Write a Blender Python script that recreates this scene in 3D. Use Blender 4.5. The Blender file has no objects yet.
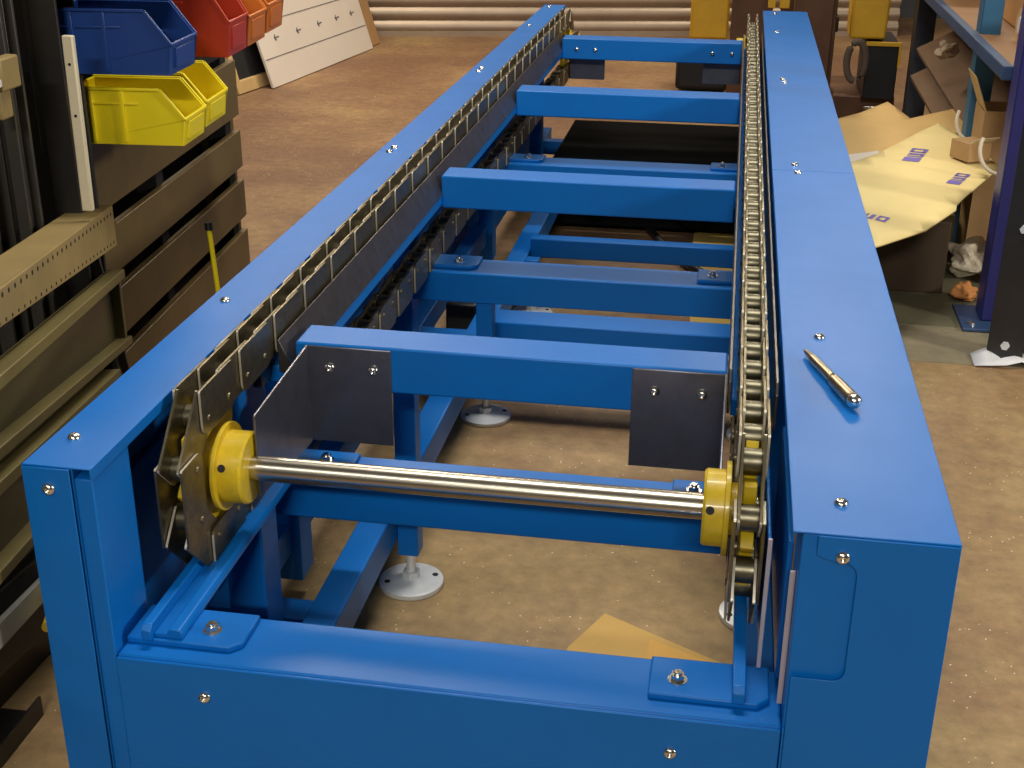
import bpy, math, random
from mathutils import Vector, Matrix
random.seed(7)
S = bpy.context.scene
COL = S.collection
# ------------------------------------------------------------------ camera
cam_d = bpy.data.cameras.new('camera'); cam = bpy.data.objects.new('camera', cam_d); COL.objects.link(cam)
cam_d.sensor_width = 36.0; cam_d.lens = 1300.8/1024*36.0
cam_d.clip_start = 0.05
YAW, PIT, ROL = -0.16533, 0.40828, 0.00664
fwd = Vector((math.sin(YAW)*math.cos(PIT), math.cos(YAW)*math.cos(PIT), -math.sin(PIT)))
rt = Vector((math.cos(YAW), -math.sin(YAW), 0)); up = rt.cross(fwd)
r2 = math.cos(ROL)*rt + math.sin(ROL)*up; u2 = r2.cross(fwd)
M = Matrix((r2, u2, -fwd)).transposed().to_4x4()
M.translation = Vector((0.6846, -1.0797, 1.1509))
cam.matrix_world = M
S.camera = cam
# ------------------------------------------------------------------ world, exposure, lamps
S.view_settings.view_transform = 'Standard'; S.view_settings.look = 'None'
S.view_settings.gamma = 1.0; S.view_settings.exposure = 0.38
S.view_settings.use_curve_mapping = False
w = bpy.data.worlds.new('world'); S.world = w; w.use_nodes = True
w.node_tree.nodes['Background'].inputs[0].default_value = (1.0, 0.97, 0.93, 1)
w.node_tree.nodes['Background'].inputs[1].default_value = 0.04
def area(name, loc, target, sx, sy, power, colr=(1, .93, .82)):
    l = bpy.data.lights.new(name, 'AREA'); l.shape = 'RECTANGLE'; l.size = sx; l.size_y = sy
    l.energy = power; l.color = colr
    o = bpy.data.objects.new(name, l); COL.objects.link(o); o.location = loc
    o.rotation_euler = (Vector(target)-Vector(loc)).to_track_quat('-Z', 'Y').to_euler()
    return o
area('lamp_front', (0.9, -4.6, 3.3), (0.5, 0.3, 0.3), 1.2, 0.15, 92, (1, .96, .88))
area('lamp_right', (4.6, 0.1, 2.05), (0.6, 1.2, 0.5), 0.5, 0.5, 75, (1, .95, .86))
area('lamp_left', (-0.5, -1.7, 2.3), (0.3, 0.6, 0.3), 0.9, 0.25, 7, (1, .97, .93))
area('lamp_back', (1.6, 5.5, 3.35), (0.8, 3.6, 0.1), 1.8, 0.45, 62, (1, .90, .72))
area('lamp_back_left', (-1.2, 4.6, 3.35), (-1.0, 4.2, 0.1), 1.4, 0.4, 70, (1, .88, .70))
area('lamp_mid', (0.4, 1.2, 3.4), (0.4, 1.2, 0.1), 1.4, 0.3, 48, (1, .97, .92))

# ------------------------------------------------------------------ materials
def mat(name, col, rough=.5, metal=0.0, noise=0.0, nscale=20, bump=0.0, bscale=300, coat=0.0, rvar=0.0, col2=None):
    m = bpy.data.materials.new(name); m.use_nodes = True
    nt = m.node_tree; b = nt.nodes['Principled BSDF']
    b.inputs['Base Color'].default_value = (*col, 1); b.inputs['Roughness'].default_value = rough
    b.inputs['Metallic'].default_value = metal
    if coat: b.inputs['Coat Weight'].default_value = coat; b.inputs['Coat Roughness'].default_value = .12
    tc = nt.nodes.new('ShaderNodeTexCoord')
    if noise or rvar:
        n = nt.nodes.new('ShaderNodeTexNoise'); n.inputs['Scale'].default_value = nscale
        n.inputs['Detail'].default_value = 6; n.inputs['Roughness'].default_value = .65
        nt.links.new(tc.outputs['Object'], n.inputs['Vector'])
        if noise:
            mp = nt.nodes.new('ShaderNodeMapRange'); mp.inputs[1].default_value = .3; mp.inputs[2].default_value = .7
            nt.links.new(n.outputs['Fac'], mp.inputs[0])
            mx = nt.nodes.new('ShaderNodeMix'); mx.data_type = 'RGBA'
            c2 = col2 or tuple(c*(1-noise) for c in col)
            mx.inputs[6].default_value = (*col, 1); mx.inputs[7].default_value = (*c2, 1)
            nt.links.new(mp.outputs[0], mx.inputs[0]); nt.links.new(mx.outputs[2], b.inputs['Base Color'])
        if rvar:
            mr = nt.nodes.new('ShaderNodeMapRange'); mr.inputs[3].default_value = rough-rvar; mr.inputs[4].default_value = rough+rvar
            nt.links.new(n.outputs['Fac'], mr.inputs[0]); nt.links.new(mr.outputs[0], b.inputs['Roughness'])
    if bump:
        n2 = nt.nodes.new('ShaderNodeTexNoise'); n2.inputs['Scale'].default_value = bscale; n2.inputs['Detail'].default_value = 3
        nt.links.new(tc.outputs['Object'], n2.inputs['Vector'])
        bp = nt.nodes.new('ShaderNodeBump'); bp.inputs['Strength'].default_value = bump; bp.inputs['Distance'].default_value = .002
        nt.links.new(n2.outputs['Fac'], bp.inputs['Height']); nt.links.new(bp.outputs[0], b.inputs['Normal'])
    return m
BLUE = mat('blue_paint', (.001, .148, .53), .42, 0, .10, 6, .06, 260, rvar=.06)
BLUE.node_tree.nodes['Principled BSDF'].inputs['Specular IOR Level'].default_value = .32
STEEL = mat('dark_steel_plate', (.20, .20, .23), .34, .85, .35, 14, .05, 200, rvar=.1)
GUIDE = mat('guide_steel', (.17, .155, .15), .38, .85, .4, 30, rvar=.1)
CHAIN = mat('chain_steel', (.25, .21, .13), .38, .9, .45, 60, .1, 400, rvar=.1)
EDGE = mat('worn_lit_link_edge', (.74, .68, .54), .42, .55, .25, 90)  # worn cut link ends; front light on them is added to the colour
ROLL = mat('roller_steel', (.20, .18, .12), .40, .95, .3, 60, rvar=.08)
SHAFT = mat('ground_steel', (.55, .50, .40), .27, 1, .12, 40, .03, 500)
ZINC = mat('zinc_plating', (.85, .83, .78), .22, 1, .1, 200)
FOOTM = mat('foot_zinc', (.80, .82, .82), .42, .35, .12, 60)
YEL = mat('yellow_enamel', (.72, .50, .012), .42, 0, .3, 30, .1, 200, coat=.2)
DARK = mat('black_hole', (.008, .008, .009), .7)
BLK = mat('black_metal', (.018, .018, .02), .45, .3, .3, 12)

def floor_mat():
    m = bpy.data.materials.new('workshop_floor'); m.use_nodes = True
    nt = m.node_tree; b = nt.nodes['Principled BSDF']; L = nt.links.new
    tc = nt.nodes.new('ShaderNodeTexCoord')
    def noise(s, d=6, r=.6):
        n = nt.nodes.new('ShaderNodeTexNoise'); n.inputs['Scale'].default_value = s; n.inputs['Detail'].default_value = d
        n.inputs['Roughness'].default_value = r; L(tc.outputs['Object'], n.inputs['Vector']); return n
    n1 = noise(1.3, 8, .62)
    cr = nt.nodes.new('ShaderNodeValToRGB'); e = cr.color_ramp.elements
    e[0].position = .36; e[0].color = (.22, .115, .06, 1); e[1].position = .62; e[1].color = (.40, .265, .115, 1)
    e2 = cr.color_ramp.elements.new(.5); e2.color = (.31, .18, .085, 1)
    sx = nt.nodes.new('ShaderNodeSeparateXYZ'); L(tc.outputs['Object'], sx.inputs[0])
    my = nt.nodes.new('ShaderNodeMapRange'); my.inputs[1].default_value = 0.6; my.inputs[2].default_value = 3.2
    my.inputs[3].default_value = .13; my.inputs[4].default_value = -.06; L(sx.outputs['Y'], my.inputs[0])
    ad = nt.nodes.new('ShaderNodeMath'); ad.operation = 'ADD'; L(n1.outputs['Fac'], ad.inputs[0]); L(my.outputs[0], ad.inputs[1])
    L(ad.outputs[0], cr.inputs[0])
    n2 = noise(26, 8, .7)
    mr = nt.nodes.new('ShaderNodeMapRange'); mr.inputs[1].default_value = .35; mr.inputs[2].default_value = .7
    mr.inputs[3].default_value = .72; mr.inputs[4].default_value = 1.15; L(n2.outputs['Fac'], mr.inputs[0])
    mx = nt.nodes.new('ShaderNodeMix'); mx.data_type = 'RGBA'; mx.blend_type = 'MULTIPLY'; mx.inputs[0].default_value = 1
    L(cr.outputs[0], mx.inputs[6]); L(mr.outputs[0], mx.inputs[7])
    # pale swarf specks
    v = nt.nodes.new('ShaderNodeTexVoronoi'); v.inputs['Scale'].default_value = 70; L(tc.outputs['Object'], v.inputs['Vector'])
    n3 = noise(9, 3); lt = nt.nodes.new('ShaderNodeMath'); lt.operation = 'LESS_THAN'; lt.inputs[1].default_value = .10
    L(v.outputs['Distance'], lt.inputs[0])
    gt = nt.nodes.new('ShaderNodeMath'); gt.operation = 'GREATER_THAN'; gt.inputs[1].default_value = .52; L(n3.outputs['Fac'], gt.inputs[0])
    mu = nt.nodes.new('ShaderNodeMath'); mu.operation = 'MULTIPLY'; L(lt.outputs[0], mu.inputs[0]); L(gt.outputs[0], mu.inputs[1])
    mx2 = nt.nodes.new('ShaderNodeMix'); mx2.data_type = 'RGBA'; mx2.inputs[7].default_value = (.85, .76, .55, 1)
    L(mu.outputs[0], mx2.inputs[0]); L(mx.outputs[2], mx2.inputs[6]); L(mx2.outputs[2], b.inputs['Base Color'])
    b.inputs['Roughness'].default_value = .62
    bp = nt.nodes.new('ShaderNodeBump'); bp.inputs['Strength'].default_value = .3; bp.inputs['Distance'].default_value = .004
    L(n2.outputs['Fac'], bp.inputs['Height']); L(bp.outputs[0], b.inputs['Normal'])
    return m

# ------------------------------------------------------------------ mesh builder
class MB:
    def __init__(s, M=None): s.v = []; s.f = []; s.mi = []; s.sm = []; s.M = M or Matrix()
    def _add(s, vs, fs, mi=0, sm=False):
        n = len(s.v); s.v += [s.M @ Vector(p) for p in vs]
        for f in fs: s.f.append([n+i for i in f]); s.mi.append(mi); s.sm.append(sm)
        return s
    def box(s, x0, x1, y0, y1, z0, z1, mi=0):
        vs = [(x, y, z) for x in (x0, x1) for y in (y0, y1) for z in (z0, z1)]
        return s._add(vs, [(0,1,3,2),(4,6,7,5),(0,4,5,1),(2,3,7,6),(0,2,6,4),(1,5,7,3)], mi)
    def hexa(s, lo, hi, mi=0):
        """two quads (4 points each) joined"""
        vs = list(lo)+list(hi)
        return s._add(vs, [(3,2,1,0),(4,5,6,7),(0,1,5,4),(1,2,6,5),(2,3,7,6),(3,0,4,7)], mi)
    def prism(s, pts, off, mi=0, sm=False):
        """polygon (3-D points) extruded by vector off"""
        n = len(pts); off = Vector(off); a = [Vector(p) for p in pts]
        vs = a+[p+off for p in a]
        fs = [tuple(range(n-1, -1, -1)), tuple(range(n, 2*n))]
        s._add(vs, fs, mi, False)
        return s._add(vs, [(i, (i+1) % n, n+(i+1) % n, n+i) for i in range(n)], mi, sm)
    def bar(s, p0, p1, wx, wy, mi=0, upv=(0, 0, 1)):
        p0 = Vector(p0); p1 = Vector(p1); d = (p1-p0).normalized(); u = Vector(upv)
        if abs(d.dot(u)) > .98: u = Vector((0, 1, 0))
        a = d.cross(u).normalized()*wx/2; b = a.cross(d).normalized()*wy/2
        q = [a+b, -a+b, -a-b, a-b]
        return s.hexa([p0+x for x in q], [p1+x for x in q], mi)
    def cyl(s, p0, p1, r, n=24, mi=0, r1=None):
        p0 = Vector(p0); p1 = Vector(p1); d = (p1-p0).normalized(); r1 = r if r1 is None else r1
        u = Vector((0, 0, 1)) if abs(d.z) < .9 else Vector((1, 0, 0))
        a = d.cross(u).normalized(); b = a.cross(d)
        c = [(math.cos(2*math.pi*i/n), math.sin(2*math.pi*i/n)) for i in range(n)]
        A = [p0+(a*x+b*y)*r for x, y in c]; B = [p1+(a*x+b*y)*r1 for x, y in c]
        s._add(A+B, [(i, n+i, n+(i+1) % n, (i+1) % n) for i in range(n)], mi, True)
        s._add(A, [tuple(range(n))], mi); return s._add(B, [tuple(range(n-1, -1, -1))], mi)
    def lathe(s, prof, n=24, mi=0, org=(0, 0, 0), axis='z'):
        vs = []; o = Vector(org)
        for r, z in prof:
            for i in range(n):
                t = 2*math.pi*i/n; p = (r*math.cos(t), r*math.sin(t), z)
                if axis == 'y': p = (p[0], -p[2], p[1])      # axis towards -Y
                if axis == 'x': p = (p[2], p[0], p[1])
                vs.append(o+Vector(p))
        fs = []
        for j in range(len(prof)-1):
            for i in range(n): fs.append((j*n+i, j*n+(i+1) % n, (j+1)*n+(i+1) % n, (j+1)*n+i))
        s._add(vs, fs, mi, True)
        m = len(prof)-1
        return s._add(vs[:n]+vs[m*n:], [tuple(range(n-1, -1, -1)), tuple(range(n, 2*n))], mi)
    def tube(s, path, r, n=10, mi=0):
        P = [Vector(p) for p in path]; rings = []
        for i, p in enumerate(P):
            d = (P[min(i+1, len(P)-1)]-P[max(i-1, 0)]).normalized()
            u = Vector((0, 0, 1)) if abs(d.z) < .9 else Vector((1, 0, 0))
            a = d.cross(u).normalized(); b = a.cross(d)
            rings.append([p+(a*math.cos(2*math.pi*k/n)+b*math.sin(2*math.pi*k/n))*r for k in range(n)])
        vs = [q for R in rings for q in R]
        fs = [(j*n+i, j*n+(i+1) % n, (j+1)*n+(i+1) % n, (j+1)*n+i) for j in range(len(P)-1) for i in range(n)]
        s._add(vs, fs, mi, True)
        s._add(rings[0], [tuple(range(n-1, -1, -1))], mi); return s._add(rings[-1], [tuple(range(n))], mi)
    def build(s, name, mats, parent=None, bevel=0, at=None, solid=0, tree=None):
        """one mesh object; at = world origin for a top-level or part object"""
        if not isinstance(mats, (list, tuple)): mats = [mats]
        org = Vector(at) if at is not None else (wloc(parent) if parent else Vector((0, 0, 0)))
        me = bpy.data.meshes.new(name)
        me.from_pydata([v-org for v in s.v], [], s.f)
        for m in mats: me.materials.append(m)
        for p, mi, sm in zip(me.polygons, s.mi, s.sm): p.material_index = mi; p.use_smooth = sm
        me.validate()
        import bmesh
        b = bmesh.new(); b.from_mesh(me); bmesh.ops.remove_doubles(b, verts=b.verts, dist=1e-6)
        bmesh.ops.recalc_face_normals(b, faces=b.faces); b.to_mesh(me); b.free(); me.set_sharp_from_angle(angle=math.radians(40))
        o = bpy.data.objects.new(name, me); COL.objects.link(o)
        if parent: o.parent = parent; o.location = org-wloc(parent)
        else: o.location = org
        if bevel:
            md = o.modifiers.new('bevel', 'BEVEL'); md.width = bevel; md.segments = 2; md.limit_method = 'ANGLE'; md.angle_limit = math.radians(40)
            md.harden_normals = False
        if solid:
            md = o.modifiers.new('solid', 'SOLIDIFY'); md.thickness = solid; md.offset = 0
        return o
def wloc(o):
    l = Vector(o.location); p = o.parent
    while p: l += p.location; p = p.parent
    return l
def copy_of(o, loc, parent):
    c = o.copy(); COL.objects.link(c); c.parent = parent; c.location = Vector(loc)-wloc(parent) if parent else Vector(loc); return c
def tag(o, label, cat, group=None, kind=None):
    if label: o['label'] = label
    if cat: o['category'] = cat
    if group: o['group'] = group
    if kind: o['kind'] = kind
    return o
def thing(name, label, cat, loc, group=None):
    o = bpy.data.objects.new(name, None); COL.objects.link(o); o.location = loc; o.empty_display_size = .05
    return tag(o, label, cat, group)
def struct(o): o['kind'] = 'structure'; return o

# ------------------------------------------------------------------ the room
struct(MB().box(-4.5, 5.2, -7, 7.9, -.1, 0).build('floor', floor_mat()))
WALLM = mat('painted_blockwork', (.11, .11, .12), .8, 0, .25, 3, .3, 30)
CEILM = mat('ceiling_sheet', (.12, .12, .12), .8)
struct(MB().box(-4.6, -4.5, -7, 7.9, 0, 3.6).build('wall_left', WALLM))
struct(MB().box(5.2, 5.3, -7, 7.9, 0, 3.6).build('wall_right', WALLM))
struct(MB().box(-4.5, 5.2, 7.9, 8.0, 0, 3.6).build('wall_back', WALLM))
struct(MB().box(-4.5, 5.2, -7.1, -7, 0, 3.6).build('wall_front', WALLM))
struct(MB().box(-4.5, 5.2, -7, 7.9, 3.6, 3.7).build('ceiling', CEILM))
# roller shutter: curved laths, turned a little
SH = mat('shutter_steel', (.40, .31, .23), .42, .35, .15, 8)
ang = math.atan2(.389, 1.831)
Ms = Matrix.Translation((-1.417, 6.42, 0)) @ Matrix.Rotation(ang, 4, 'Z')
mb = MB(Ms); prof = []
zz = .02
while zz < 2.6:
    for k in range(8):
        t = k/8; prof.append((-.016*math.sin(math.pi*t)**.8 if t < .999 else 0, zz+.062*t))
    zz += .075; prof.append((0.0, zz-.0125)); prof.append((.004, zz-.006))
pts = [(-2.6, y, z) for y, z in prof]
n = len(pts)
vs = pts+[(3.1, y, z) for _, y, z in pts]
mb._add(vs, [(i, i+1, n+i+1, n+i) for i in range(n-1)], 0, True)
mb.box(-2.6, 3.1, .03, .05, 0, 2.7); mb.box(-2.6, 3.1, -.012, .03, 0, .03)
struct(mb.build('door_1', SH))
# worn concrete strips beside the racking
struct(MB().box(.93, 4.5, 1.845, 2.09, 0, .002).build('trim_1', mat('pale_concrete', (.30, .25, .15), .8, 0, .3, 18)))
struct(MB().box(.93, 4.5, 2.09, 4.0, 0, .003).build('trim_2', mat('green_grey_concrete', (.165, .15, .085), .8, 0, .3, 14)))

# ------------------------------------------------------------------ the conveyor
H = .55
CV = thing('chain_conveyor', 'long blue steel twin-strand chain conveyor standing in the middle of the workshop', 'conveyor', (.42, 1.84, 0))
def part(mb, name, m, bevel=.0015, parent=None): return mb.build(name, m, parent or CV, bevel)
# screws (shared meshes)
sc = MB(); sc.lathe([(.0072, 0), (.0072, .001), (.0062, .0035), (.004, .005), (.0026, .0053), (.0026, .0025), (.0001, .0024)], 16)
scm = sc.build('screw', ZINC, CV, at=(0, 0, 0))
scy = MB(); scy.lathe([(.0072, 0), (.0072, .001), (.0062, .0035), (.004, .005), (.0026, .0053), (.0026, .0025), (.0001, .0024)], 16, axis='y')
scy = scy.build('screw', ZINC, CV, at=(0, 0, 0))
_used = {'t': False, 'f': False}
def screw(x, y, z, parent, face=False):
    key = 'f' if face else 't'; src = scy if face else scm
    if not _used[key]:
        _used[key] = True; src.parent = parent; src.location = Vector((x, y, z))-wloc(parent); return src
    return copy_of(src, (x, y, z), parent)
hb = MB(); hb.lathe([(.0105, 0), (.0105, .0012)], 20)
hb.cyl((0, 0, .0012), (0, 0, .0075), .0075, 6); hb.cyl((0, 0, .0075), (0, 0, .0105), .0042, 12)
hexb = hb.build('bolt', ZINC, CV, at=(0, 0, 0)); _hexu = [False]
def hexbolt(x, y, z, parent):
    if not _hexu[0]:
        _hexu[0] = True; hexb.parent = parent; hexb.location = Vector((x, y, z))-wloc(parent); return hexb
    return copy_of(hexb, (x, y, z), parent)

# top guards (folded sheet): top, outside skirt, inside lip
def guard(xo, xi, y0, y1, screws, sx):
    s = 1 if xi > xo else -1
    t = .002
    mb = MB()
    pts = [(xo, H), (xi, H), (xi, H-.014), (xi-s*t, H-.014), (xi-s*t, H-t), (xo+s*t, H-t), (xo+s*t, .06), (xo, .06)]
    mb.prism([(x, y0, z) for x, z in pts], (0, y1-y0, 0))
    g = part(mb, 'side_guard', BLUE, .001)
    for y in screws: screw(sx, y, H, g)
    return g
guard(0, .075, 0.0, 1.3995, (.065, .5, 1.383), .025)
guard(0, .075, 1.4005, 2.3195, (1.42, 2.30), .026)
guard(0, .075, 2.3205, 3.683, (2.345, 3.15, 3.61), .026)
guard(.92, .769, 0.0, 1.3855, (.061, .507, 1.365), .816)
guard(.92, .769, 1.3870, 2.3195, (1.43, 2.30), .812)
guard(.92, .769, 2.3205, 3.683, (2.345, 3.17, 3.6), .808)
# end covers
g = part(MB().box(0.0005, .052, -.002, 0, .02, H-.002), 'end_cover', BLUE, .0008)
screw(.028, -.002, H-.025, g, True)
# right end cover with the rounded access cut-out
def arc(cx, cz, r, a0, a1, n=6): return [(cx+r*math.cos(math.radians(a0+(a1-a0)*i/n)), cz+r*math.sin(math.radians(a0+(a1-a0)*i/n))) for i in range(n+1)]
pts = [(.7925, H-.002), (.7925, H-.022)] + [(.800, H-.026), (.815, H-.028)] + arc(.815, H-.043, .016, 80, 0) \
    + arc(.819, .402, .012, 0, -90) + [(.781, .390), (.781, .02), (.9195, .02), (.9195, H-.002)]
g = part(MB().prism([(x, -.002, z) for x, z in pts], (0, .002, 0)), 'end_cover', BLUE, .0006)
screw(.816, -.002, H-.022, g, True)
# corner posts
part(MB().box(.053, .073, .004, .088, .02, H-.0145), 'corner_post', BLUE)
part(MB().box(.003, .0525, .004, .06, .02, H-.004), 'corner_post', BLUE)
part(MB().box(.7785, .915, .004, .075, .02, H-.004), 'corner_post', BLUE)
CUT = mat('cut_sheet_edge', (.50, .45, .50), .5, .3, .15, 30)
for x0, x1, y0 in ((.7725, .7780, .028), (.7525, .7570, .086)): part(MB().box(x0, x1, y0, y0+.003, .335, .49), 'edge_strip', CUT, .0005)
part(MB().box(.772, .7775, .078, .35, .33, .495), 'side_plate', BLUE, .001)
part(MB().box(.754, .758, .09, .40, .335, .47), 'side_plate', BLUE, .001)
# lower cross members, the first with a front panel
LB = [(.004, .098), (.435, .512), (1.335, 1.43), (2.24, 2.33), (3.14, 3.23)]
padmesh = None
for i, (y0, y1) in enumerate(LB):
    x0, x1 = .074, .778
    b = part(MB().box(x0, x1, y0, y1, .262, .325), 'lower_cross_member', BLUE, .003)
    for (pa, pb, bx, bar) in ((.072, .205, .164, 1), (.643, .766, .672, -1)):
        if i == 0 and bar == 1: pa = .076
        pad = MB(); yy0, yy1 = y0+.022, y1-.006
        if bar == 1: cor = [(pa, yy0), (pb-.012, yy0), (pb, yy0+.012), (pb, yy1), (pa, yy1)]
        else: cor = [(pa, yy0), (pb-.012, yy0), (pb, yy0+.012), (pb, yy1), (pa, yy1)]
        pad.prism([(x, y, .325) for x, y in cor], (0, 0, .008))
        pd = part(pad, 'mounting_pad', BLUE, .002, b)
        hexbolt(bx, (y0+y1)/2+.002, .333, b)
g = part(MB().box(.0745, .7775, -.0005, .0035, .02, .3235), 'front_panel', BLUE, .0015)
screw(.172, -.0005, .285, g, True); screw(.67, -.0005, .282, g, True)
part(MB().box(.7785, .7805, -.001, .0035, .02, .325), 'weld_strip', BLUE, .0005)
# upper cross members
UB = [(.445, .512), (1.335, 1.408), (2.22, 2.305), (3.11, 3.19)]
ub = [part(MB().box(.1400, .7035, y0, y1, .456, .520).box(.128, .1402, y0+.001, y1-.001, .457, .481), 'upper_cross_member', BLUE, .003) for y0, y1 in UB]
# rails along the machine
for x0, x1 in ((.0755, .127), (.707, .722)):
    part(MB().box(.079 if x0 < .4 else .7105, (.141 if x0 < .4 else .760), .44, 3.24, .462, .486), 'side_rail', BLUE, .002)
# guide strips of bare steel either side of each chain (front ends rounded off)
def strip(x0, x1, y0, y1, z0, z1):
    c = [(y0+.012, z0)] + [(y0, z0+.012), (y0, z1-.012), (y0+.012, z1), (y1, z1), (y1, z0)]
    part(MB().prism([(x0, y, z) for y, z in c], (x1-x0, 0, 0)), 'chain_guide', GUIDE, .0006)
for y_ in (0,):
    c = [(.1212, .527), (.1230, .527), (.1425, .482), (.1212, .482)]
    part(MB().hexa([(x, .43, z) for x, z in c], [(x, 3.2, z) for x, z in c]), 'chain_guide', GUIDE, .0006)
strip(.078, .0815, .43, 3.2, .489, .53)
strip(.7055, .709, .40, 3.2, .478, .538)
strip(.7605, .764, .36, 3.2, .478, .541)
for xc in (.101, .734): part(MB().box(xc-.006, xc+.006, .40, 3.22, .47, .5050), 'chain_rail', GUIDE, .001)
# return guide bars standing on the pads
def retbar(x0, x1, flange):
    mb = MB(); c = [(.022, .333), (.022, .345), (.028, .3515), (3.55, .3515), (3.55, .333)]
    mb.prism([(x0, y, z) for y, z in c], (x1-x0, 0, 0))
    if flange:
        c = [(.1065, .333), (.139, .333), (.139, .341), (.136, .345), (.124, .345), (.121, .3385), (.1065, .3385)]
        mb.prism([(x, .03, z) for x, z in c], (0, .39, 0))
    part(mb, 'return_guide', BLUE, .0012)
retbar(.0955, .1065, True); retbar(.728, .741, False)
# posts, base frame
for y in (.60, 1.345, 2.25, 3.13):
    for x0, x1 in ((.035, .073), (.772, .812)):
        part(MB().box(x0, x1, y, y+.055, .05, .50), 'upright_post', BLUE, .002)
part(MB().box(.078, .13, .30, .36, .06, .3325), 'upright_post', BLUE, .003)
part(MB().box(.006, .012, .10, .55, .06, .44), 'inner_skirt', BLUE, .001)
part(MB().box(.018, .058, .36, 3.5, .10, .15), 'outer_rail', BLUE, .002)
for x0, x1 in ((.158, .205), (.742, .792)): part(MB().box(x0, x1, .15, 3.55, .09, .15), 'base_rail', BLUE, .003)
for y, wy, zt_ in ((1.475, .08, .172), (2.06, .04, .18), (2.62, .06, .15)): part(MB().box(.2055, .7415, y, y+wy, .13, zt_), 'base_cross_member', BLUE, .003)
for x0, x1 in ((.012, .158), (.792, .91)):
    for y in (.36, 1.44, 3.3): part(MB().box(x0, x1, y, y+.05, .10, .145), 'base_outrigger', BLUE, .002)
part(MB().box(.085, .155, 1.60, 1.68, .06, .16), 'joint_block', BLK, .006)
# legs and levelling feet
for x in (.2225, .775):
    for y in (.70, 1.36, 1.99, 3.0, 3.45):
        top = .36 if y == .70 else (.262 if y == 1.36 else .15)
        hx = .017
        if x > .5 : top = .09
        l = part(MB().box(x-hx, x+hx, y-.017, y+.017, .062, top), 'leg', BLUE, .002)
        f = MB(); f.lathe([(.0525, 0), (.0535, .003), (.0525, .008), (.046, .010), (.02, .012), (.0155, .014)], 40, org=(x, y, .0005))
        f.cyl((x, y, .013), (x, y, .026), .0145, 6); f.cyl((x, y, .02), (x, y, .0618), .0075, 16)
        ft = f.build('levelling_foot', FOOTM, CV)
        for a in (25, 205):
            hx_, hy_ = x+.040*math.cos(math.radians(a)), y+.040*math.sin(math.radians(a))
            MB().cyl((hx_, hy_, .009), (hx_, hy_, .0117), .0048, 14).build('bolt_hole', DARK, ft)
# steel brackets on first and last upper cross member
def bracket(xa, xb, xw, yb, ydir):
    mb = MB(); t = .003
    y0, y1 = (yb-t, yb) if ydir < 0 else (yb, yb+t)
    mb.box(xa, xb, y0, y1, .380, .517)
    e = yb+ydir*.205
    c = [(yb, .517), (yb+ydir*.012, .517)] + [(e, .507 if xw < .4 else .44), (e, .400), (yb+ydir*.03, .380), (yb, .380)]
    mb.prism([(xw, y, z) for y, z in c], (t if xw < .4 else -t, 0, 0))
    o = part(mb, 'bracket', STEEL, .0008)
    return o
for yb, dr, pb in ((.445, -1, 0), (3.19, 1, 3)):
    L_ = bracket(.155, .270, .155, yb, dr); R_ = bracket(.585, .704, .704, yb, dr)
    fy = yb-.003 if dr < 0 else 3.109
    for x in (.187, .246): screw(x, fy if dr < 0 else 3.11, .488, L_ if dr < 0 else ub[3], True)
    for x in (.614, .674): screw(x, fy if dr < 0 else 3.11, .488, R_ if dr < 0 else ub[3], True)
# chains
P = .0635; R = .083; AP = P/2/math.tan(math.radians(22.5)); ZC = .4415; YF = .234; NP = 52; YR = YF+(NP-1)*P
def plate(y0, y1, zl, zh, r, n=4):
    """deep link plate: rounded on the pin side, nearly square on the carrying side"""
    o = []
    for cx, cz, a, rr in ((y1-.003, zh-.003, 0, .003), (y0+.003, zh-.003, 90, .003), (y0+r, zl+r, 180, r), (y1-r, zl+r, 270, r)):
        for k in range(n+1):
            t = math.radians(a+90*k/n); o.append((cx+rr*math.cos(t), cz+rr*math.sin(t)))
    return o
def rim(mb, pts, t, mi):
    n = len(pts); vs = pts+[(x+t, y, z) for x, y, z in pts]
    mb._add(vs, [tuple(range(n-1, -1, -1)), tuple(range(n, 2*n))], 0, False)
    for i in range(n):
        a, b = pts[i], pts[(i+1) % n]
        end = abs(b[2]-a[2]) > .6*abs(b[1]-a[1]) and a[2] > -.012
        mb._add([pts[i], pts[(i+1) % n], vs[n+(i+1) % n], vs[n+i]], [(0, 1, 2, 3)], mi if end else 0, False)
def link_geo(outer, Mx=None, mb=None):
    mb = mb or MB(); old = mb.M
    if Mx is not None: mb.M = Mx
    c = plate(-.0185, P+.0185, -.0165, .0410, .013)
    if outer:
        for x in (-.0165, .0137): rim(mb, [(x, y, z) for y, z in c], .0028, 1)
        for y in (0, P):
            for s in (-1, 1): mb.cyl((s*.0164, y, 0), (s*.0182, y, 0), .0050, 10, r1=.0042)
    else:
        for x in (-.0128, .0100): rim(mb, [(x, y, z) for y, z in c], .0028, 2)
        for y in (0, P): mb.cyl((-.0098, y, 0), (.0098, y, 0), .0148, 20, 1)
    mb.M = old
    return mb
def pins():
    """closed list of pin positions (y,z): back along the top, round the rear wheel, forward below, round the front wheel"""
    L = [(YF-P/2+k*P, ZC+AP) for k in range(NP+1)]
    L += [(YR+AP, ZC+P/2), (YR+AP, ZC-P/2)]
    L += [(YR+P/2-k*P, ZC-AP) for k in range(NP+1)]
    L += [(YF-AP, ZC-P/2), (YF-AP, ZC+P/2)]
    return L
PL = pins(); NL = len(PL)
protoO = protoI = None
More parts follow.
